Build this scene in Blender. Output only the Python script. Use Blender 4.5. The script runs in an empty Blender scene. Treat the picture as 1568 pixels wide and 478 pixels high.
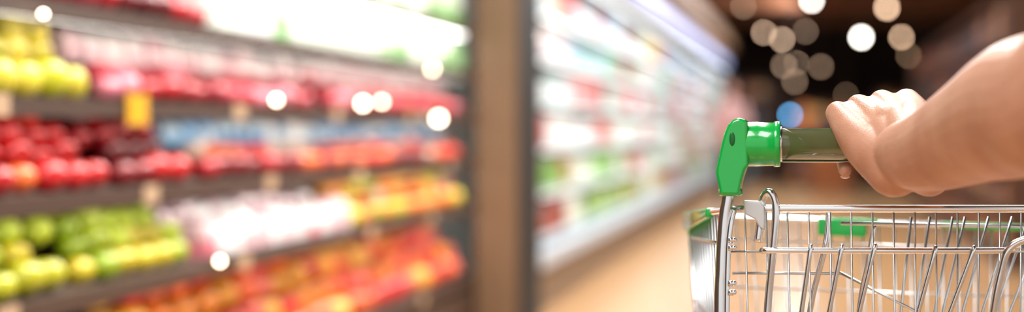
import bpy, bmesh, math, random
import numpy as np
from mathutils import Vector, Matrix
random.seed(4)
scene = bpy.context.scene
scene.view_settings.view_transform = 'Standard'
scene.view_settings.look = 'None'
V = Vector

# ------------------------------------------------------------------ materials
def srgb(r, g, b):
    f = lambda c: ((c/255)/12.92 if c/255 <= 0.04045 else (((c/255)+0.055)/1.055)**2.4)
    return (f(r), f(g), f(b), 1)

def mat(name, col, rough=0.5, metal=0.0, coat=0.0, emit=None, es=0.0, noise=0.0, nscale=8, trans=0.0, sss=0.0, bump=0.0, bscale=200, stretch=None):
    m = bpy.data.materials.new(name); m.use_nodes = True
    nt = m.node_tree; b = nt.nodes['Principled BSDF']
    b.inputs['Base Color'].default_value = col
    b.inputs['Roughness'].default_value = rough
    b.inputs['Metallic'].default_value = metal
    b.inputs['Coat Weight'].default_value = coat
    b.inputs['Coat Roughness'].default_value = 0.06
    b.inputs['Transmission Weight'].default_value = trans
    if sss:
        b.inputs['Subsurface Weight'].default_value = sss
        b.inputs['Subsurface Radius'].default_value = (0.012, 0.004, 0.002)
        b.inputs['Subsurface Scale'].default_value = 1.0
    if emit:
        b.inputs['Emission Color'].default_value = emit
        b.inputs['Emission Strength'].default_value = es
    tc = nt.nodes.new('ShaderNodeTexCoord')
    mp = nt.nodes.new('ShaderNodeMapping'); nt.links.new(tc.outputs['Object'], mp.inputs[0])
    if stretch: mp.inputs['Scale'].default_value = stretch
    if noise:
        n = nt.nodes.new('ShaderNodeTexNoise'); n.inputs['Scale'].default_value = nscale
        n.inputs['Detail'].default_value = 4
        nt.links.new(mp.outputs[0], n.inputs['Vector'])
        r = nt.nodes.new('ShaderNodeValToRGB')
        c = col
        r.color_ramp.elements[0].position = .3; r.color_ramp.elements[1].position = .7
        r.color_ramp.elements[0].color = (c[0]*(1-noise), c[1]*(1-noise), c[2]*(1-noise), 1)
        r.color_ramp.elements[1].color = (min(1, c[0]*(1+noise)), min(1, c[1]*(1+noise)), min(1, c[2]*(1+noise)), 1)
        nt.links.new(n.outputs['Fac'], r.inputs[0]); nt.links.new(r.outputs[0], b.inputs['Base Color'])
    if bump:
        n2 = nt.nodes.new('ShaderNodeTexNoise'); n2.inputs['Scale'].default_value = bscale
        nt.links.new(mp.outputs[0], n2.inputs['Vector'])
        bp = nt.nodes.new('ShaderNodeBump'); bp.inputs['Strength'].default_value = bump
        bp.inputs['Distance'].default_value = 0.001
        nt.links.new(n2.outputs['Fac'], bp.inputs['Height']); nt.links.new(bp.outputs[0], b.inputs['Normal'])
    return m

def vcol_mat(name, rough=0.4, emit=0.0):
    m = bpy.data.materials.new(name); m.use_nodes = True
    nt = m.node_tree; b = nt.nodes['Principled BSDF']
    a = nt.nodes.new('ShaderNodeAttribute'); a.attribute_name = 'Col'
    nt.links.new(a.outputs['Color'], b.inputs['Base Color'])
    b.inputs['Roughness'].default_value = rough
    b.inputs['Coat Weight'].default_value = 0.3
    return m

# ------------------------------------------------------------------ mesh tools
class MB:
    def __init__(s): s.v = []; s.f = []; s.c = []; s.n = 0
    def add(s, verts, faces, col=None):
        verts = np.asarray(verts, dtype=float)
        s.v.append(verts)
        for f in faces: s.f.append([i+s.n for i in f])
        if col is not None: s.c.append(np.tile(np.array(col[:4]), (len(verts), 1)))
        s.n += len(verts)
    def box(s, x0, x1, y0, y1, z0, z1, col=None):
        v = [(x0,y0,z0),(x1,y0,z0),(x1,y1,z0),(x0,y1,z0),(x0,y0,z1),(x1,y0,z1),(x1,y1,z1),(x0,y1,z1)]
        f = [(0,3,2,1),(4,5,6,7),(0,1,5,4),(1,2,6,5),(2,3,7,6),(3,0,4,7)]
        s.add(v, f, col)
    def tube(s, pts, r, seg=12, col=None, hemi=False):
        pts = [V(p) for p in pts]
        rs = r if isinstance(r, (list, tuple)) else [r]*len(pts)
        t0 = (pts[1]-pts[0]).normalized()
        up = V((0,0,1)) if abs(t0.z) < .9 else V((0,1,0))
        n = t0.cross(up).normalized()
        prev = t0
        data = []
        for i, p in enumerate(pts):
            if i == 0: t = t0
            elif i == len(pts)-1: t = (pts[-1]-pts[-2]).normalized()
            else: t = ((pts[i+1]-p).normalized()+(p-pts[i-1]).normalized()).normalized()
            q = prev.rotation_difference(t); n = (q @ n); n = (n-t*n.dot(t)).normalized(); prev = t
            data.append((p, t, n.copy(), rs[i]))
        if hemi:
            p, t, n_, r_ = data[0]; pre = [(p-t*r_*math.sin(a), t, n_, max(r_*math.cos(a), r_*.02)) for a in (1.55, 1.2, .8, .4)]
            p, t, n_, r_ = data[-1]; post = [(p+t*r_*math.sin(a), t, n_, max(r_*math.cos(a), r_*.02)) for a in (.4, .8, 1.2, 1.55)]
            data = pre+data+post
        verts = []
        for p, t, n_, r_ in data:
            b = t.cross(n_)
            for k in range(seg):
                a = 2*math.pi*k/seg
                verts.append(p+n_*(math.cos(a)*r_)+b*(math.sin(a)*r_))
        faces = []
        m = len(data)
        for i in range(m-1):
            for k in range(seg):
                k2 = (k+1) % seg
                faces.append((i*seg+k, i*seg+k2, (i+1)*seg+k2, (i+1)*seg+k))
        faces.append(tuple(range(seg-1, -1, -1)))
        faces.append(tuple((m-1)*seg+k for k in range(seg)))
        s.add([tuple(v) for v in verts], faces, col)
    def ball(s, c, rx, ry=None, rz=None, seg=12, rings=8, col=None, dimple=0.0):
        ry = ry or rx; rz = rz or rx
        vs = []
        for i in range(rings+1):
            th = math.pi*i/rings
            for k in range(seg):
                a = 2*math.pi*k/seg
                rr = math.sin(th) if 0 < i < rings else .02
                zz = math.cos(th)
                if dimple and i <= 1: zz -= dimple*(2-i)/2
                vs.append((c[0]+rx*rr*math.cos(a), c[1]+ry*rr*math.sin(a), c[2]+rz*zz))
        fs = []
        for i in range(rings):
            for k in range(seg):
                k2 = (k+1) % seg
                fs.append((i*seg+k, (i+1)*seg+k, (i+1)*seg+k2, i*seg+k2))
        fs.append(tuple(range(seg))); fs.append(tuple(rings*seg+k for k in range(seg-1, -1, -1)))
        s.add(vs, fs, col)
    def obj(s, name, m, smooth=True, parent=None, bevel=0.0):
        me = bpy.data.meshes.new(name)
        vs = np.concatenate(s.v)
        me.from_pydata([tuple(v) for v in vs], [], s.f)
        if s.c:
            at = me.color_attributes.new('Col', 'FLOAT_COLOR', 'POINT')
            at.data.foreach_set('color', np.concatenate(s.c).astype(np.float32).ravel())
        me.materials.append(m)
        if smooth: me.polygons.foreach_set('use_smooth', [True]*len(me.polygons))
        me.update()
        o = bpy.data.objects.new(name, me); scene.collection.objects.link(o)
        if bevel:
            bv = o.modifiers.new('bevel', 'BEVEL'); bv.width = bevel; bv.segments = 3; bv.limit_method = 'ANGLE'
        if parent: o.parent = parent
        return o

def curve(pts, n=8):
    P = [V(p) for p in pts]; P = [P[0]*2-P[1]]+P+[P[-1]*2-P[-2]]
    out = []
    for i in range(1, len(P)-2):
        for k in range(n):
            t = k/n
            a, b, c, d = P[i-1], P[i], P[i+1], P[i+2]
            out.append(.5*((2*b)+(c-a)*t+(2*a-5*b+4*c-d)*t*t+(3*b-a-3*c+d)*t**3))
    out.append(P[-2]); return out

def recalc(o):
    bm = bmesh.new(); bm.from_mesh(o.data); bmesh.ops.recalc_face_normals(bm, faces=bm.faces); bm.to_mesh(o.data); bm.free()

def empty(name):
    e = bpy.data.objects.new(name, None); scene.collection.objects.link(e)
    e.empty_display_size = .1
    return e

def area(name, loc, target, sx, sy, power, col=(1,1,1)):
    l = bpy.data.lights.new(name, 'AREA'); l.shape = 'RECTANGLE'; l.size = sx; l.size_y = sy
    l.energy = power; l.color = col
    o = bpy.data.objects.new(name, l); scene.collection.objects.link(o); o.location = loc
    d = V(target)-V(loc)
    z = -d.normalized(); y = V((0,1,0)); x = y.cross(z).normalized(); y = z.cross(x)
    o.rotation_euler = Matrix((x, y, z)).transposed().to_euler()
    return o

# ------------------------------------------------------------------ camera
cam = bpy.data.cameras.new('camera'); co = bpy.data.objects.new('camera', cam); scene.collection.objects.link(co)
co.location = (0, 0, 1.05); co.rotation_euler = (math.pi/2, 0, 0)
cam.lens = 50; cam.sensor_width = 36
cam.shift_x = -0.2895; cam.shift_y = -0.0262
cam.dof.use_dof = True; cam.dof.focus_distance = 1.40; cam.dof.aperture_fstop = 1.8
cam.clip_end = 200
scene.camera = co

# ------------------------------------------------------------------ world
w = bpy.data.worlds.new('world'); scene.world = w; w.use_nodes = True
w.node_tree.nodes['Background'].inputs[0].default_value = (1, .98, .95, 1)
w.node_tree.nodes['Background'].inputs[1].default_value = 0.95

# ------------------------------------------------------------------ room shell
b = MB(); b.box(-2.6, 6, -3, 31, -.1, 0)
b.obj('floor', mat('floor_tile', srgb(212, 164, 116), rough=.18, noise=.06, nscale=1.5), smooth=False)
b = MB(); b.box(-2.6, 6, -3, 31, 4.0, 4.1)
b.obj('ceiling', mat('ceiling_dark', srgb(40, 30, 26), rough=.9, noise=.2, nscale=1), smooth=False)
b = MB(); b.box(-2.7, -2.6, -3, 31, 0, 4.0)
b.obj('wall_left', mat('wall_brown', srgb(90, 74, 62), rough=.9, noise=.1), smooth=False)
b = MB(); b.box(-2.6, 6, 31, 31.1, 0, 4.0)
b.obj('wall_back', mat('wall_darkbrown', srgb(50, 34, 27), rough=.9, noise=.3, nscale=.7), smooth=False)
b = MB(); b.box(6, 6.1, 6, 31, 0, 4.0)
b.obj('wall_right', mat('wall_dark', srgb(56, 38, 28), rough=.9, noise=.2), smooth=False)
b = MB()
for y in (16, 20, 24, 28):
    b.box(-2.6, 6, y, y+.2, 3.1, 3.35)
for x in (.3, 2.2, 4.2):
    b.box(x, x+.16, 15, 30, 3.35, 3.5)
b.obj('trim_1', mat('beam_wood', srgb(120, 68, 34), rough=.7, noise=.2), smooth=False)

# pillar between the two displays
pil = empty('pillar')
b = MB(); b.box(-1.580, -1.385, 6.76, 7.26, 0, 4.0)
b.obj('pillar_core', mat('pillar_brown', srgb(108, 82, 58), rough=.6, noise=.16, nscale=3, stretch=(1, 1, .3)), smooth=False, parent=pil)
b = MB(); b.box(-1.385, -1.37, 6.78, 7.28, 0, 4.0); b.box(-1.590, -1.580, 6.77, 7.25, 0, 4.0)
b.obj('pillar_edge_trim', mat('pillar_black', srgb(22, 18, 16), rough=.7), smooth=False, parent=pil)

# ------------------------------------------------------------------ produce display (left)
XF = -1.60
Y0, Y1 = 2.2, 6.74
disp = empty('produce_display_shelf')
tiers = [.36, .69, .905, 1.11, 1.315, 1.52]
dark = mat('shelf_dark_metal', srgb(70, 53, 46), rough=.5)
b = MB()
b.box(-2.35, -2.3, Y0, Y1, 0, 2.4)
b.box(-2.3, XF+.01, Y0, Y1, 0, .30)
b.box(-2.3, XF+.05, Y0-.05, Y0, 0, 2.4)
b.box(-2.3, XF-.1, Y0, Y1, 2.35, 2.45)
for z in tiers:
    v = [(XF, Y0, z-.02), (XF, Y1, z-.02), (-2.3, Y1, z+.12), (-2.3, Y0, z+.12),
         (XF, Y0, z), (XF, Y1, z), (-2.3, Y1, z+.135), (-2.3, Y0, z+.135)]
    b.add(v, [(0,3,2,1),(4,5,6,7),(0,1,5,4),(1,2,6,5),(2,3,7,6),(3,0,4,7)])
    b.box(XF, XF+.015, Y0, Y1, z-.034, z+.006)
b.obj('shelf_frame', dark, smooth=False, parent=disp)
b = MB()
for z in tiers[:4]:
    y = Y0+random.uniform(.3, .6)
    while y < Y1-.3:
        b.box(XF+.016, XF+.019, y, y+.075, z-.034, z+.010)
        y += random.uniform(.7, 1.3)
b.obj('price_cards', mat('card_paper', srgb(176, 148, 120), rough=.7), smooth=False, parent=disp)
b = MB()
b.box(XF-.07, XF-.02, 3.3, Y1-.05, tiers[5]-.034, tiers[5]-.026)
b.box(XF-.07, XF-.03, Y0+.05, Y1-.05, 2.32, 2.33)
b.obj('led_strips', mat('led_white', (1,1,1,1), emit=(1, .99, .96, 1), es=9), smooth=False, parent=disp)
b = MB()
for z in tiers[1:5]: b.box(XF-.032, XF-.012, Y0+.05, Y1-.05, z-.030, z-.024)  # glowing strips added behind the rail lips to brighten the back rows
b.obj('added_deck_fill', mat('deck_fill_warm', (1,1,1,1), emit=(1, .96, .88, 1), es=13), smooth=False, parent=disp)

def C(*a): return srgb(*a)
YEL = [C(204,186,40), C(216,200,60), C(176,176,30), C(226,206,80)]
GRN = [C(150,176,24), C(176,196,40), C(186,204,50)]
RED = [C(196,24,30), C(160,10,24), C(220,56,36), C(236,110,50), C(210,30,30)]
ORG = [C(240,130,30), C(244,160,40), C(226,96,40), C(240,170,60)]
PCH = [C(226,70,56), C(240,110,60), C(240,150,56), C(206,40,44), C(232,110,96), C(248,190,90), C(190,24,36)]
DRD = [C(130,8,22), C(170,16,30), C(100,8,20)]
PNK = [C(226,130,146), C(196,56,74), C(170,36,54), C(244,206,212)]
WHT = [C(250,246,246), C(245,234,235), C(240,214,220), C(226,190,198)]
BLU = [C(130,184,226), C(190,220,240), C(100,156,206), C(235,244,250)]
LGR = [C(190,220,180), C(240,248,236), C(150,196,140), C(248,250,248)]

fm = vcol_mat('fruit_skin', rough=.28)
pm = vcol_mat('pack_print', rough=.35)
def fruit_pile(name, tier, ya, yb, pal, r=.038, rows=4, rise=.05, squash=.94, gap=1.3, step=.048, patch=.3, mound=.012):
    mb = MB(); z0 = tiers[tier]
    c = random.choice(pal); ph = random.uniform(0, 6)
    for k in range(rows):
        y = ya+r+(r*gap if k % 2 else 0)
        while y < yb-r*.6:
            rr = r*random.uniform(.88, 1.1)
            if random.random() > patch: c = random.choice(pal)
            j = random.uniform(.8, 1.2)
            c1 = (min(1, c[0]*j), min(1, c[1]*j), min(1, c[2]*j), 1)
            x = XF-.028-r*.6-k*step+random.uniform(-.006, .006)
            z = z0+rr*.95+.004+k*rise+random.uniform(0, .006)+k*mound*.5*(1+math.sin(y*9+ph))*.6
            mb.ball((x, y+random.uniform(-.006, .006), z), rr, rr, rr*squash, seg=14, rings=10, col=c1, dimple=.25)
            y += 2*r*gap
    mb.obj(name, fm)

def packs(name, tier, ya, yb, pal, top=None, h=.13, rows=2, wmin=.1, wmax=.19, xo=0.0, zo=0.0):
    mb = MB(); z0 = tiers[tier]
    for k in range(rows):
        y = ya
        while y < yb-.05:
            wd = min(random.uniform(wmin, wmax), yb-y)
            c = random.choice(pal); x1 = XF-.02-k*.14-xo; hh = h*random.uniform(.8, 1.08)
            zb = z0+.014+k*.035+zo
            mb.box(x1-.12, x1, y+.004, y+wd-.012, zb, zb+hh*.45, c)
            c2 = random.choice(top or pal)
            L = []
            for q, (ins, zz) in enumerate(((0, .45), (.008, .75), (.03, .93), (.055, 1.0))):
                L += [(x1-.12+ins, y+.004+ins*.8, zb+hh*zz), (x1-ins, y+.004+ins*.8, zb+hh*zz), (x1-ins, y+wd-.012-ins*.8, zb+hh*zz), (x1-.12+ins, y+wd-.012-ins*.8, zb+hh*zz)]
            fs = [(12,13,14,15)]
            for q in range(3):
                for e in range(4): fs.append((q*4+e, q*4+(e+1) % 4, q*4+4+(e+1) % 4, q*4+4+e))
            mb.add(L, fs, c2)
            y += wd
    mb.obj(name, pm, smooth=False)

YE = 6.70
fruit_pile('nectarine_pile', 0, 3.5, YE, PCH+ORG, r=.05, rows=4, rise=.062, step=.055, gap=1.45, patch=.1)
fruit_pile('plum_pile', 0, 2.25, 3.44, DRD+RED[:2], r=.038, rows=5, rise=.045)
fruit_pile('yellow_apple_pile', 1, 2.25, 3.14, YEL+GRN[1:2], rows=4, rise=.043)
fruit_pile('green_apple_pile', 1, 3.18, 3.80, GRN+YEL[:1], rows=4, rise=.040)
packs('wrapped_radish_punnets', 1, 3.84, 5.04, PNK[:1]+WHT, WHT, h=.11, rows=1, wmin=.07, wmax=.13)
packs('wrapped_garlic_punnets', 1, 3.84, 5.04, WHT, WHT, h=.10, rows=1, wmin=.07, wmax=.13, xo=.13, zo=.05)
fruit_pile('mango_pile', 1, 5.1, YE, YEL[:2]+ORG+[C(215,70,40), C(240,230,210), C(170,180,40)], rows=4, rise=.043, gap=1.45, patch=.1, r=.042)
fruit_pile('red_apple_pile', 2, 2.25, 3.30, RED, rows=4, rise=.043)
fruit_pile('pomegranate_pile', 2, 3.36, 3.76, RED[:2]+DRD, rows=4, rise=.042)
fruit_pile('orange_pile', 2, 3.84, YE, RED[2:4]+DRD[:2]+ORG[2:3]+[C(210,180,160)], rows=2, rise=.030, r=.034, gap=1.6, patch=.1)
packs('blue_berry_punnets', 2, 3.8, YE, BLU, BLU, h=.085, rows=1, wmin=.08, wmax=.14, xo=.10, zo=.086)
fruit_pile('golden_pear_pile', 3, 2.25, 3.20, YEL, rows=3, rise=.05, squash=1.15)
fruit_pile('strawberry_heap', 3, 3.30, 4.78, PNK[1:3]+DRD[1:2]+PNK[:1], rows=2, rise=.030, r=.034, gap=1.5, patch=.1)
packs('strawberry_punnets', 3, 3.27, 4.8, WHT, WHT, h=.09, rows=1, wmin=.08, wmax=.14, xo=.09, zo=.086)
fruit_pile('cherry_heap', 3, 4.86, YE, PNK[1:3]+RED[:1]+DRD[1:2]+PNK[:1], rows=2, rise=.030, r=.034, gap=1.6, patch=.1)
packs('cherry_punnets', 3, 4.82, YE, PNK[:1]+WHT, WHT+PNK[:1], h=.09, rows=1, wmin=.08, wmax=.14, xo=.09, zo=.086)
fruit_pile('lime_pile', 4, 2.25, 2.72, GRN, rows=3, rise=.045)
fruit_pile('beetroot_pile', 4, 2.78, 3.84, DRD+PNK[1:2], rows=2, rise=.045)
packs('bagged_salad_packs', 4, 3.9, YE, LGR, LGR, h=.15)
packs('bagged_herb_packs', 5, 2.27, YE, LGR+[C(100,150,70)], LGR, h=.2)
yc = empty('yellow_price_sign')
b = MB(); b.box(XF+.017, XF+.022, 3.30, 3.40, 1.06, 1.135); b.obj('sign_card', mat('sign_yellow', srgb(210, 158, 24), rough=.5), smooth=False, parent=yc, bevel=.001)
b = MB(); b.box(XF+.015, XF+.0235, 3.335, 3.365, 1.13, 1.145); b.obj('sign_clip', dark, smooth=False, parent=yc)

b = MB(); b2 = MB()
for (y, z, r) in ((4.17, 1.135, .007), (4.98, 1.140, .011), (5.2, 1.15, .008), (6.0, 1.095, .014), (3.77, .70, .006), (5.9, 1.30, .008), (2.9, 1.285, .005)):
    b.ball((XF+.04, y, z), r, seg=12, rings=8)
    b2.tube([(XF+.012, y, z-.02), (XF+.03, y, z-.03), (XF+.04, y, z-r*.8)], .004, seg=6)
gl = empty('added_shelf_glints')  # glowing globes added to stand in for bright glints along the produce
b.obj('glint_globes', mat('warm_globe', (1,1,1,1), emit=(1, .8, .56, 1), es=26), parent=gl)
b2.obj('glint_clips', dark, parent=gl)

# ------------------------------------------------------------------ refrigerated case
XR = -1.53
R0, R1 = 7.35, 26.5
case = empty('refrigerated_display_case')
b = MB()
b.box(-2.5, XR, R0, R1, .0, .26)
b.obj('case_base', mat('case_base_grey', srgb(124, 102, 84), rough=.45), smooth=False, parent=case)
b = MB(); b.box(XR-.06, XR+.03, R0, R1, .26, .345)
b.obj('front_bumper', mat('case_white', srgb(200, 214, 228), rough=.3), smooth=False, parent=case)
b = MB()
b.box(-2.5, -2.45, R0, R1, .26, 2.4)
rz = [.40, .68, .95, 1.22, 1.49, 1.76]
for z in rz: b.box(-2.45, XR-.05, R0, R1, z-.03, z)
b.box(-2.5, XR, R0-.04, R0, .26, 2.45)
b.obj('case_shelves', mat('case_shelf_grey', srgb(196, 206, 206), rough=.4), smooth=False, parent=case)
b = MB(); b.box(-2.5, XR+.06, R0, R1, 2.33, 2.47); b.box(-2.5, XR+.16, R0, R1, 2.47, 2.66)
b.obj('case_canopy', mat('canopy_tan', srgb(130, 92, 62), rough=.5), smooth=False, parent=case)
b = MB(); b.box(XR-.02, XR+.03, R0, R1, 2.22, 2.33)
b.obj('canopy_light', mat('canopy_led', (.6,.6,.8,1), emit=(.42, .52, .98, 1), es=.9), smooth=False, parent=case)
b = MB()
for z in rz[1:]+[2.1]: b.box(XR-.07, XR-.052, R0, R1, z-.034, z-.02)
b.obj('case_led_strips', mat('case_led', (1,1,1,1), emit=(.9, .98, 1, 1), es=4.2), smooth=False, parent=case)
RPAL = [
 [C(100,150,50), C(170,205,110), C(160,60,44), C(90,130,50), C(235,238,225), C(225,190,100)],
 [C(245,250,240), C(170,220,140), C(130,180,90), C(235,190,190), C(250,250,250), C(220,110,95)],
 [C(245,250,245), C(140,210,170), C(220,110,100), C(200,235,215), C(250,250,250)],
 [C(250,252,252), C(230,165,165), C(180,224,215), C(200,70,80), C(232,242,246)],
 [C(245,228,230), C(210,80,92), C(190,216,235), C(250,250,250), C(150,200,165)],
 [C(236,244,250), C(165,205,235), C(230,210,140), C(180,180,212), C(225,130,130)]]
mb = MB()
for i, z in enumerate(rz):
    for k in range(2):
        y = R0+.05
        while y < R1-.2:
            wd = random.uniform(.10, .24); run = random.randint(1, 5); c = random.choice(RPAL[i]); hh = random.uniform(.13, .23)
            for q in range(run):
                if y > R1-.2: break
                x1 = XR-.09-k*.2-random.uniform(0, .02)
                mb.box(x1-.12, x1, y, y+wd*.92, z+.002, z+hh*.78, c)
                v = [(x1-.12,y,z+hh*.78),(x1,y,z+hh*.78),(x1,y+wd*.92,z+hh*.78),(x1-.12,y+wd*.92,z+hh*.78),
                     (x1-.08,y+wd*.2,z+hh),(x1-.04,y+wd*.2,z+hh),(x1-.04,y+wd*.72,z+hh),(x1-.08,y+wd*.72,z+hh)]
                mb.add(v, [(4,5,6,7),(0,1,5,4),(1,2,6,5),(2,3,7,6),(3,0,4,7)], c)
                y += wd
mb.obj('chilled_grocery_packs', pm, smooth=False)

# ------------------------------------------------------------------ far / right of the aisle
gm = mat('gondola_wood', srgb(84, 50, 32), rough=.6, noise=.2)
def gondola(x0, x1, y0, y1, h, levels, pal):
    e = empty('gondola_shelf')
    b = MB()
    b.box(x0, x1, y0, y1, 0, .16)
    if (x1-x0) > (y1-y0): b.box(x0, x1, y0+(y1-y0)*.45, y0+(y1-y0)*.55, .16, h)
    else: b.box(x0+(x1-x0)*.45, x0+(x1-x0)*.55, y0, y1, .16, h)
    b.box(x0, x0+.04, y0, y1, .16, h) if (x1-x0) > (y1-y0) else b.box(x0, x1, y0, y0+.04, .16, h)
    b.box(x1-.04, x1, y0, y1, .16, h) if (x1-x0) > (y1-y0) else b.box(x0, x1, y1-.04, y1, .16, h)
    for i in range(levels+1):
        z = .16+(h-.16)*i/levels; b.box(x0, x1, y0+.04, y1-.04, z-.025, z)
    b.obj('shelf_frame', gm, smooth=False, parent=e)
    mb = MB()
    for i in range(levels):
        z = .16+(h-.16)*i/levels
        if (x1-x0) > (y1-y0):
            x = x0+.06
            while x < x1-.3:
                wd = random.uniform(.1, .28); c = random.choice(pal)
                mb.box(x, x+wd*.9, y0+.05, y0+.2, z+.002, z+random.uniform(.14, .24), c); x += wd
        else:
            y = y0+.06
            while y < y1-.35:
                wd = random.uniform(.1, .28); c = random.choice(pal)
                mb.box(x0+.01, x0+.15, y, y+wd*.9, z+.002, z+random.uniform(.14, .24), c); y += wd
    mb.obj('shelf_goods', pm, smooth=False, parent=e)
DP = [C(100,54,34), C(170,90,40), C(66,38,48), C(190,110,50), C(60,46,38), C(140,40,34), C(200,150,80), C(54,42,64), C(40,30,26)]
DP2 = DP+[C(230,130,40), C(80,120,56), C(50,90,100), C(230,170,120)]
gondola(1.45, 2.35, 10.4, 20, 2.05, 6, DP)
gondola(-.35, .9, 25, 25.6, 1.5, 5, DP2)
gondola(1.2, 3.2, 24.4, 25, 1.7, 5, DP2)
gondola(-1.3, -.55, 27.5, 28.1, 2.0, 6, DP2+[C(120,190,200)])

e = empty('promotional_bin')
b = MB(); b.box(.05, .65, 22, 22.5, .08, .62); 
for dx in (.08, .58):
    for dy in (22.04, 22.42): b.box(dx, dx+.05, dy, dy+.05, 0, .08)
b.obj('bin_body', mat('bin_wood', srgb(150, 84, 38), rough=.6, noise=.1), smooth=False, parent=e, bevel=.015)
mb = MB()
for i in range(60):
    mb.ball((random.uniform(.12, .58), random.uniform(22.07, 22.43), .64+random.uniform(0, .08)), .05, seg=8, rings=6, col=random.choice(ORG+RED))
mb.obj('bin_fruit', fm, parent=e)

# distant shopper
e = empty('shopper')
ski = mat('shopper_skin', srgb(206, 150, 126), rough=.5); top = mat('shopper_shirt', srgb(206, 160, 156), rough=.8); tr = mat('shopper_trousers', srgb(70, 66, 80), rough=.8); ha = mat('shopper_hair', srgb(40, 28, 22), rough=.6)
sx, sy = -1.05, 19.0
b = MB(); b.tube(curve([(sx-.1,sy,.06),(sx-.1,sy-.02,.48),(sx-.08,sy,.86)]), [.05]*8+[.065]*8+[.09], hemi=True)
b.tube(curve([(sx+.1,sy+.05,.06),(sx+.1,sy+.02,.48),(sx+.08,sy,.86)]), [.05]*8+[.065]*8+[.09], hemi=True)
b.ball((sx, sy, .88), .17, .12, .12); b.ball((sx-.1, sy-.06, .04), .045, .12, .04); b.ball((sx+.1, sy-.01, .04), .045, .12, .04)
b.obj('legs', tr, parent=e)
b = MB(); b.tube([(sx,sy,.9),(sx,sy,1.1),(sx,sy,1.28),(sx,sy,1.37)], [.15,.14,.18,.1], hemi=True)
for s in (-1, 1): b.tube(curve([(sx+s*.17,sy,1.34),(sx+s*.23,sy-.02,1.1),(sx+s*.2,sy-.1,.98)]), [.055]*8+[.045]*8+[.04], hemi=True)
b.obj('shirt', top, parent=e)
b = MB(); b.tube([(sx,sy,1.36),(sx,sy,1.48)], .05); b.ball((sx, sy, 1.57), .078, .095, .115); b.ball((sx, sy-.097, 1.56), .013, .02, .022)
for s in (-1, 1): b.tube(curve([(sx+s*.2,sy-.1,.98),(sx+s*.17,sy-.22,.92),(sx+s*.15,sy-.28,.92)]), .032, hemi=True); b.ball((sx+s*.08, sy, 1.56), .012, .02, .03)
b.obj('head_and_arms', ski, parent=e)
b = MB(); b.ball((sx, sy+.02, 1.6), .09, .1, .11); b.obj('hair', ha, parent=e)

# pendant lamps hung through the far half of the store: (x, y, z, radius)
cords = MB()
def pend(mbx, lst):
    for x, y, z, r in lst:
        mbx.ball((x, y, z), r, seg=12, rings=8)
        cords.tube([(x, y, z+r*.8), (x, y, 4.0)], .005, seg=5)
white, warm, dim, blue = MB(), MB(), MB(), MB()
pend(white, [(2.66, 21.5, 2.80, .048), (.818, 22, 2.47, .038), (.05, 22, 3.04, .032)])
pend(warm, [(1.24, 22.5, 2.97, .040), (1.47, 22.5, 2.505, .030), (-.72, 23, 2.61, .024), (-.43, 23, 2.50, .026), (2.14, 22, 1.735, .030), (-.20, 24, 2.16, .014)])
pend(dim, [(-.05, 24, 2.70, .028), (-.42, 24, 2.12, .034), (-.23, 24, 1.85, .032), (.20, 23, 2.06, .030), (1.66, 23.6, 2.27, .028), (1.87, 23.4, 1.97, .026), (-1.1, 24, 3.12, .030), (2.6, 22.7, 2.35, .024), (.62, 23.5, 1.62, .02)])
pend(blue, [(-.305, 23.7, 1.285, .030)])
pe = empty('pendant_lamps')
white.obj('bright_globes', mat('globe_white', (1,1,1,1), emit=(1, .95, .84, 1), es=44), parent=pe)
warm.obj('warm_globes', mat('globe_warm', (1,1,1,1), emit=(1, .66, .42, 1), es=22), parent=pe)
dim.obj('dim_globes', mat('globe_dim', (1,1,1,1), emit=(1, .6, .34, 1), es=5.5), parent=pe)
blue.obj('blue_globe', mat('globe_blue', (1,1,1,1), emit=(.10, .5, 1, 1), es=26), parent=pe)
cords.obj('lamp_cords', dark, parent=pe)

# ------------------------------------------------------------------ shopping cart
cart = empty('shopping_cart')
g = .00064
HX, HY, HZ = -.0883, 1.394, 1.0353
def G(a, b_, dy=0.0): return (HX+a*g, HY+dy, HZ+b_*g)
chrome = mat('cart_chrome', (.82, .82, .84, 1), rough=.2, metal=1.0)
wirem = mat('cart_wire', (.70, .71, .74, 1), rough=.28, metal=1.0)
green = mat('cart_green_plastic', srgb(10, 178, 72), rough=.22, coat=.6, bump=.05, bscale=300)
green_shade = mat('cart_green_recess_shade', srgb(8, 100, 42), rough=.4)  # darker copy of the green, paints in the shade of the cap recess
greyp = mat('cart_grey_plastic', srgb(205, 208, 210), rough=.4, sss=.2)
blackr = mat('cart_rubber', srgb(38, 38, 40), rough=.7)
WIDTH = 880
# printed olive leaflet inside the handle tube
hm = bpy.data.materials.new('handle_insert'); hm.use_nodes = True
nt = hm.node_tree; bs = nt.nodes['Principled BSDF']
tc = nt.nodes.new('ShaderNodeTexCoord'); nz = nt.nodes.new('ShaderNodeTexNoise'); nz.inputs['Scale'].default_value = 22; nz.inputs['Detail'].default_value = 2
nt.links.new(tc.outputs['Object'], nz.inputs['Vector'])
cr = nt.nodes.new('ShaderNodeValToRGB')
cr.color_ramp.elements[0].position = .36; cr.color_ramp.elements[0].color = srgb(62, 62, 40); cr.color_ramp.elements[1].position = .46; cr.color_ramp.elements[1].color = srgb(84, 86, 52)
el = cr.color_ramp.elements.new(.64); el.color = srgb(94, 98, 60)
nt.links.new(nz.outputs['Fac'], cr.inputs[0]); nt.links.new(cr.outputs[0], bs.inputs['Base Color'])
bs.inputs['Roughness'].default_value = .3; bs.inputs['Coat Weight'].default_value = 1; bs.inputs['Coat Roughness'].default_value = .02; bs.inputs['Coat IOR'].default_value = 1.8
b = MB(); b.tube([G(60, 0), G(WIDTH-60, 0)], 25*g, seg=48)
b.obj('handle_bar', hm, parent=cart)
b = MB()
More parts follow.
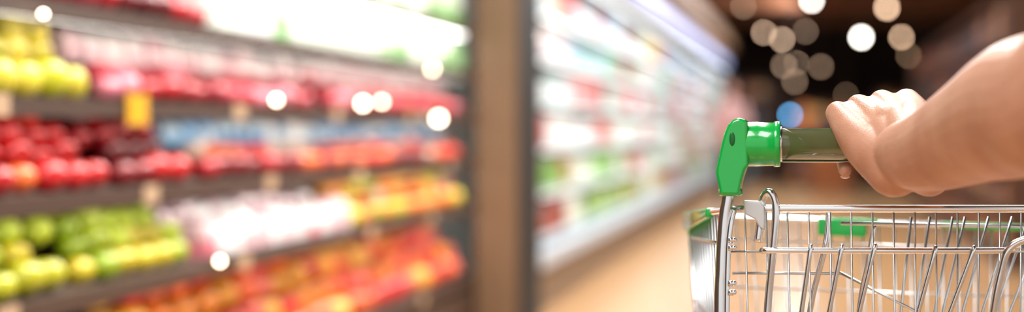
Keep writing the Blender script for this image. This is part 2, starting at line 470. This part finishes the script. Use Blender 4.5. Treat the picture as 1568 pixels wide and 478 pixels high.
b.tube([G(94, 0), G(98, 0)], 27*g, seg=40)
b.tube([G(94, -26.5, .0), G(WIDTH-94, -26.5, .0)], 1.6*g, seg=8)
b.obj('handle_sleeve_edges', chrome, parent=cart)

def plate(name, out, D, X, m, bev, seg=5):
    n = len(out); vs = []
    for dy in (-D, D):
        for a, c in out: vs.append(G(X(a), c, dy))
    fs = [tuple(range(n)), tuple(range(2*n-1, n-1, -1))]
    for i in range(n): fs.append((i, i+n, (i+1) % n+n, (i+1) % n))
    b = MB(); b.add(vs, fs); o = b.obj(name, m, parent=cart, bevel=bev); recalc(o)
    o.modifiers['bevel'].segments = seg; o.modifiers['bevel'].angle_limit = math.radians(50)
    wn = o.modifiers.new('wn', 'WEIGHTED_NORMAL'); wn.keep_sharp = False
    return o
def cap(mirror):
    def X(a): return WIDTH-a if mirror else a
    sfx = '_r' if mirror else '_l'
    b = MB()
    prof = [(30, 26), (36, 32), (46, 34), (60, 34), (84, 33), (86, 35), (93, 35), (95, 33.5), (95.5, 28)]
    b.tube([G(X(a), 0) for a, r in prof], [r*g for a, r in prof], seg=48)
    b.obj('green_sleeve'+sfx, green, parent=cart)
    out = [(46, 33), (48, -30), (43, -38), (39, -50), (35, -66), (34, -74), (31, -77), (8, -77), (4, -73), (1, -58), (-2, -44), (-1, -34),
           (4, -12), (8, 6), (12, 20), (17, 30), (24, 37), (33, 40), (41, 38)]
    plate('green_elbow'+sfx, out, .0215, X, green, .0075)
    b = MB()
    pr = [(-66, 14), (-69, 18), (-76, 18.5), (-79, 16)]
    b.tube([G(X(18.5), c) for c, r in pr], [r*g for c, r in pr], seg=24)
    b.obj('green_collar'+sfx, green, parent=cart)
    b = MB()
    b.ball(G(X(23), 8, -.0205), 5*g, .0022, 12*g, seg=20, rings=12)
    b.obj('recess_button'+sfx, green_shade, parent=cart)
    b = MB()
    b.tube(curve([G(X(18), -60), G(X(14), -85), G(X(9), -120), G(X(5), -190), G(X(3), -300, .0), G(X(3), -900, .0), G(X(3), -1220, .0), G(X(3), -1330, .04), G(X(5), -1345, .12)], 6), 9.5*g, seg=20)
    b.tube(curve([G(X(25), -98), G(X(18), -130, -.004), G(X(14), -200, -.004), G(X(12), -400, -.004)], 6), 4.5*g, seg=12)
    b.obj('side_post'+sfx, chrome, parent=cart)
    b = MB()
    for c in (-146, -158, -212, -226):
        b.tube([G(X(16), c, -.006), G(X(23), c, -.006)], 5*g, seg=6); b.ball(G(X(24), c, -.006), 4.5*g)
    b.obj('post_bolts'+sfx, chrome, parent=cart)
    b = MB()
    b.tube(curve([G(X(60), -150), G(X(66), -104), G(X(68), -84), G(X(77), -73, -.004), G(X(86), -84, -.006), G(X(88), -112, -.006), G(X(83), -170, -.004), G(X(75), -257, 0), G(X(66), -420, 0)], 8), 6*g, seg=16)
    b.obj('seat_hoop'+sfx, chrome, parent=cart)
    plate('hinge_clip'+sfx, [(38, -86), (62, -87), (70, -94), (72, -112), (71, -132), (63, -126), (56, -114), (42, -107)], .009, X, greyp, .002)
cap(False); cap(True)

b = MB()
b.tube([G(16, -101, .006), G(45, -99, .004), G(90, -99, 0), G(WIDTH-90, -99, 0), G(WIDTH-45, -99, .004), G(WIDTH-16, -101, .006)], 6*g, seg=16)
b.tube(curve([G(82, -162, -.002), G(95, -162, -.008), G(420, -162, -.008), G(440, -160, -.008), G(460, -156, -.006)], 6), 4.8*g, seg=14)
b.tube(curve([G(WIDTH-82, -162, -.002), G(700, -147, -.008), G(500, -144, -.01), G(462, -147, -.01), G(441, -162, -.01), G(432, -190, -.008), G(420, -257, -.004), G(404, -420, .01)], 8), 6*g, seg=16)
b.obj('rear_rails', chrome, parent=cart)
b = MB()
for (a0, b0, a1) in ((141,-158,127), (188,-158,169), (238,-157,215), (330,-160,304), (388,-160,352), (560,-160,530), (620,-160,590), (680,-160,650), (740,-160,715)):
    sl = (a1-a0)/99.0
    b.tube(curve([G(a0, b0, -.010), G(a0+sl*3, b0-4, -.013), G(a0+sl*99, b0-99, -.008), G(a0+sl*260, b0-260, .0)], 4), 3.8*g, seg=10, hemi=True)
b.tube(curve([G(170, -104, .02), G(164, -160, .02), G(141, -257, .03), G(120, -420, .04)]), 4.6*g, seg=12)
b.tube(curve([G(242, -130, .05), G(232, -190, .05), G(220, -257, .06), G(205, -420, .06)]), 4.0*g, seg=12)
b.obj('child_seat_rods', chrome, parent=cart)
b = MB()
for i, a in enumerate((285, 315, 352, 372, 410, 448, 475, 505, 540)):
    sl = -.12-.045*i
    b.tube([G(a+18, -118, .07), G(a+18+sl*140, -118-140, .055), G(a+18+sl*260, -118-280, .045)], 2.4*g, seg=8)
b.tube([G(190, -128, .07), G(600, -136, .07)], 3.2*g, seg=8)
b.tube([G(188, -206, .06), G(300, -262, .05), G(420, -330, .05)], 2.4*g, seg=8)
b.tube([G(190, -206, .05), G(18, -204, .04)], 2.4*g, seg=8)
b.obj('child_seat_frame', wirem, parent=cart)

FL, FR = V((-.148, 1.76, .9434)), V((.435, 1.69, .926))
RL, RR = V((-.084, 1.404, .970)), V((.462, 1.404, .970))
FLb, FRb = V((-.118, 1.72, .60)), V((.405, 1.67, .60))
RLb, RRb = V((-.072, 1.424, .56)), V((.452, 1.424, .56))
b = MB()
for p, q in ((RL, FL), (FL, FR), (FR, RR)): b.tube([p, q], .0036, seg=10, hemi=True)
for p, q in ((RLb, FLb), (FLb, FRb), (FRb, RRb), (RRb, RLb)): b.tube([p, q], .003, seg=8, hemi=True)
for p, q in ((FL, FLb), (FR, FRb)): b.tube([p, q], .0032, seg=8)
b.obj('basket_rim', chrome, parent=cart)
def panel(mb, A, B, Ab, Bb, n, hs, r=.0012):
    for i in range(n+1):
        t = i/n; mb.tube([A.lerp(B, t), Ab.lerp(Bb, t)], r, seg=6)
    for h in hs: mb.tube([A.lerp(Ab, h), B.lerp(Bb, h)], r*1.25, seg=6)
b = MB()
panel(b, FL, FR, FLb, FRb, 30, (.08, .25, .45, .65, .85), .0011)
panel(b, RL, FL, RLb, FLb, 14, (.08, .3, .5, .7, .9), .0015)
panel(b, RR, FR, RRb, FRb, 14, (.08, .3, .5, .7, .9), .0015)
panel(b, RL, RR, RLb, RRb, 26, (.1, .55, .8), .0010)
panel(b, RLb, FLb, RRb, FRb, 14, (.2, .4, .6, .8), .0013)
b.obj('basket_wires', wirem, parent=cart)
def strip(name, P, Q, h0, h1, wdt):
    d = (Q-P).normalized(); nrm = V((0,0,1)).cross(d).normalized()*wdt
    up = V((0,0,.004))
    vs = [P-nrm+up, P+nrm+up, Q+nrm+up, Q-nrm+up, P-nrm-V((0,0,h0)), P+nrm-V((0,0,h0)), Q+nrm-V((0,0,h1)), Q-nrm-V((0,0,h1))]
    b = MB(); b.add([tuple(v) for v in vs], [(0,1,2,3),(7,6,5,4),(0,4,5,1),(1,5,6,2),(2,6,7,3),(3,7,4,0)])
    o = b.obj(name, green, parent=cart, bevel=.002); recalc(o); return o
strip('corner_guard_side', FL, FL.lerp(RL, .72), .020, .006, .007)
strip('corner_guard_front', FL+V((-.004,0,0)), FL.lerp(FR, .05), .020, .016, .007)
strip('front_clip', FL.lerp(FR, .275), FL.lerp(FR, .375), .018, .018, .010)
strip('front_clip_tab', FL.lerp(FR, .37), FL.lerp(FR, .40), .004, .002, .007)
strip('front_sign_holder', FL.lerp(FR, .53), FL.lerp(FR, .93), .004, .004, .005)
strip('corner_guard_far', FR, FR.lerp(RR, .5), .020, .006, .007)
b = MB()
for p, q in (((-.085, 1.51, .175), (-.10, 1.84, .175)), ((.462, 1.51, .175), (.41, 1.84, .175)), ((-.10, 1.84, .175), (.41, 1.84, .175)), ((-.083, 1.52, .178), (.46, 1.52, .178)),
             ((-.098, 1.82, .175), tuple(FLb)), ((.41, 1.82, .175), tuple(FRb))):
    b.tube([p, q], .0085, seg=12, hemi=True)
b.obj('chassis', chrome, parent=cart)
b = MB(); b2 = MB()
for x, y in ((-.085, 1.53), (.46, 1.53), (-.095, 1.82), (.405, 1.82)):
    b.tube([(x-.014, y, .06), (x-.012, y, .06), (x+.012, y, .06), (x+.014, y, .06)], [.054, .06, .06, .054], seg=28)
    b2.tube([(x, y, .12), (x, y, .175)], .012); b2.box(x-.022, x-.018, y-.02, y+.02, .045, .125); b2.box(x+.018, x+.022, y-.02, y+.02, .045, .125); b2.box(x-.022, x+.022, y-.02, y+.02, .12, .127)
b.obj('caster_wheels', blackr, parent=cart); b2.obj('caster_forks', chrome, parent=cart, smooth=False)

# ------------------------------------------------------------------ arm and hand
arm = empty('arm_with_hand')
skin = bpy.data.materials.new('skin'); skin.use_nodes = True
nt = skin.node_tree; bs = nt.nodes['Principled BSDF']
tc = nt.nodes.new('ShaderNodeTexCoord'); n1 = nt.nodes.new('ShaderNodeTexNoise'); n1.inputs['Scale'].default_value = 20; n1.inputs['Detail'].default_value = 7
nt.links.new(tc.outputs['Object'], n1.inputs['Vector'])
cr = nt.nodes.new('ShaderNodeValToRGB'); cr.color_ramp.elements[0].position = .3; cr.color_ramp.elements[1].position = .72
cr.color_ramp.elements[0].color = srgb(186, 128, 100); cr.color_ramp.elements[1].color = srgb(212, 158, 130)
nt.links.new(n1.outputs['Fac'], cr.inputs[0]); nt.links.new(cr.outputs[0], bs.inputs['Base Color'])
bs.inputs['Roughness'].default_value = .46; bs.inputs['Subsurface Weight'].default_value = .1
bs.inputs['Subsurface Radius'].default_value = (.006, .0025, .0012); bs.inputs['Subsurface Scale'].default_value = 1
n2 = nt.nodes.new('ShaderNodeTexVoronoi'); n2.inputs['Scale'].default_value = 600
n3 = nt.nodes.new('ShaderNodeTexNoise'); n3.inputs['Scale'].default_value = 110; n3.inputs['Detail'].default_value = 6
nt.links.new(tc.outputs['Object'], n2.inputs['Vector']); nt.links.new(tc.outputs['Object'], n3.inputs['Vector'])
ad = nt.nodes.new('ShaderNodeMath'); ad.operation = 'ADD'; nt.links.new(n2.outputs['Distance'], ad.inputs[0]); nt.links.new(n3.outputs['Fac'], ad.inputs[1])
bp = nt.nodes.new('ShaderNodeBump'); bp.inputs['Strength'].default_value = .26; bp.inputs['Distance'].default_value = .0008
nt.links.new(ad.outputs[0], bp.inputs['Height']); nt.links.new(bp.outputs[0], bs.inputs['Normal'])

A = MB()
def limb(pts, rs, n=8, seg=28):
    P = curve(pts, n); R = [v.x for v in curve([(r, 0, 0) for r in rs], n)]
    A.tube(P, R, seg=seg, hemi=True)
limb([(.029,1.402,1.0655),(.052,1.356,1.037),(.080,1.322,1.013)], [.0125,.0215,.027])
limb([(.050,1.407,1.0715),(.070,1.362,1.053),(.088,1.322,1.028)], [.0135,.018,.026])
limb([(.073,1.408,1.0755),(.085,1.362,1.061),(.096,1.320,1.036)], [.0140,.018,.027])
limb([(.097,1.403,1.0765),(.101,1.360,1.063),(.104,1.320,1.040)], [.0140,.018,.027])
for p, q in (((.040,1.399,1.066),(.064,1.355,1.044)), ((.0615,1.401,1.071),(.078,1.355,1.056)), ((.0850,1.400,1.074),(.093,1.355,1.060))):
    A.tube([p, q], [.0120, .018], seg=20, hemi=True)
def finger(mcp, pip, dip, tp, s):
    A.tube([mcp, pip], [.0116*s, .0100*s], seg=20, hemi=True)
    A.tube([pip, dip], [.0100*s, .0090*s], seg=20, hemi=True)
    A.tube([dip, tp], [.0089*s, .0076*s], seg=20, hemi=True)
    return dip, tp
tips = []
tips.append(finger((.029,1.402,1.0655), (.030,1.427,1.054), (.033,1.424,1.026), (.036,1.396,1.0095), .88))
tips.append(finger((.050,1.407,1.072), (.051,1.434,1.057), (.0545,1.429,1.027), (.057,1.408,1.0105), 1.0))
tips.append(finger((.073,1.408,1.076), (.0735,1.437,1.059), (.0745,1.431,1.025), (.0755,1.405,1.0085), 1.04))
tips.append(finger((.096,1.403,1.076), (.0955,1.433,1.059), (.095,1.428,1.026), (.0945,1.403,1.0070), 1.0))
limb([(.104,1.312,1.020),(.113,1.336,1.006),(.122,1.362,1.000)], [.028,.020,.0125])
limb([(.122,1.362,1.000),(.124,1.382,1.001),(.116,1.401,1.004)], [.0118,.0108,.0088])
limb([(.090,1.316,1.0265),(.101,1.284,1.0285),(.1146,1.259,1.0335),(.1438,1.195,1.051),(.1715,1.1185,1.067),(.200,1.050,1.080),(.262,1.005,1.19),(.320,.985,1.32)],
     [.031,.0345,.0385,.0465,.0555,.0560,.051,.057], 10)
o = A.obj('arm_skin', skin, parent=arm)
rm = o.modifiers.new('fuse', 'REMESH'); rm.mode = 'VOXEL'; rm.voxel_size = .0014; rm.use_smooth_shade = True
sm = o.modifiers.new('smooth', 'SMOOTH'); sm.factor = .5; sm.iterations = 12
b = MB()
for d, t in tips:
    d, t = V(d), V(t); dirv = (t-d).normalized(); outv = V((0, .5, -.85))
    c = t+outv*.0066+dirv*.001
    b.ball(tuple(c), .0048, .0045, .0022)
b.obj('fingernails', mat('nail', srgb(236, 186, 170), rough=.25), parent=arm)
b = MB(); b.tube([(.298,.990,1.268),(.325,.983,1.335),(.36,.975,1.43)], [.070,.074,.082], seg=28)
b.obj('shirt_sleeve', mat('sleeve_cloth', srgb(235, 235, 232), rough=.9, noise=.05), parent=arm)

# ------------------------------------------------------------------ lights
area('aisle_light_produce', (-.35, 4.3, 3.0), (-1.7, 4.3, .9), .5, 4.3, 220, (1, .96, .9))
area('aisle_light_chilled', (-.3, 16.5, 3.3), (-1.7, 16.5, 1.1), .5, 18, 620, (.93, .98, 1))
area('cart_light', (-.7, .3, 2.7), (.1, 1.5, .95), 1.0, 1.0, 44, (1, .98, .95))
area('floor_light', (.9, 9, 3.8), (.6, 9, 0), 1.0, 10, 200, (1, .95, .87))
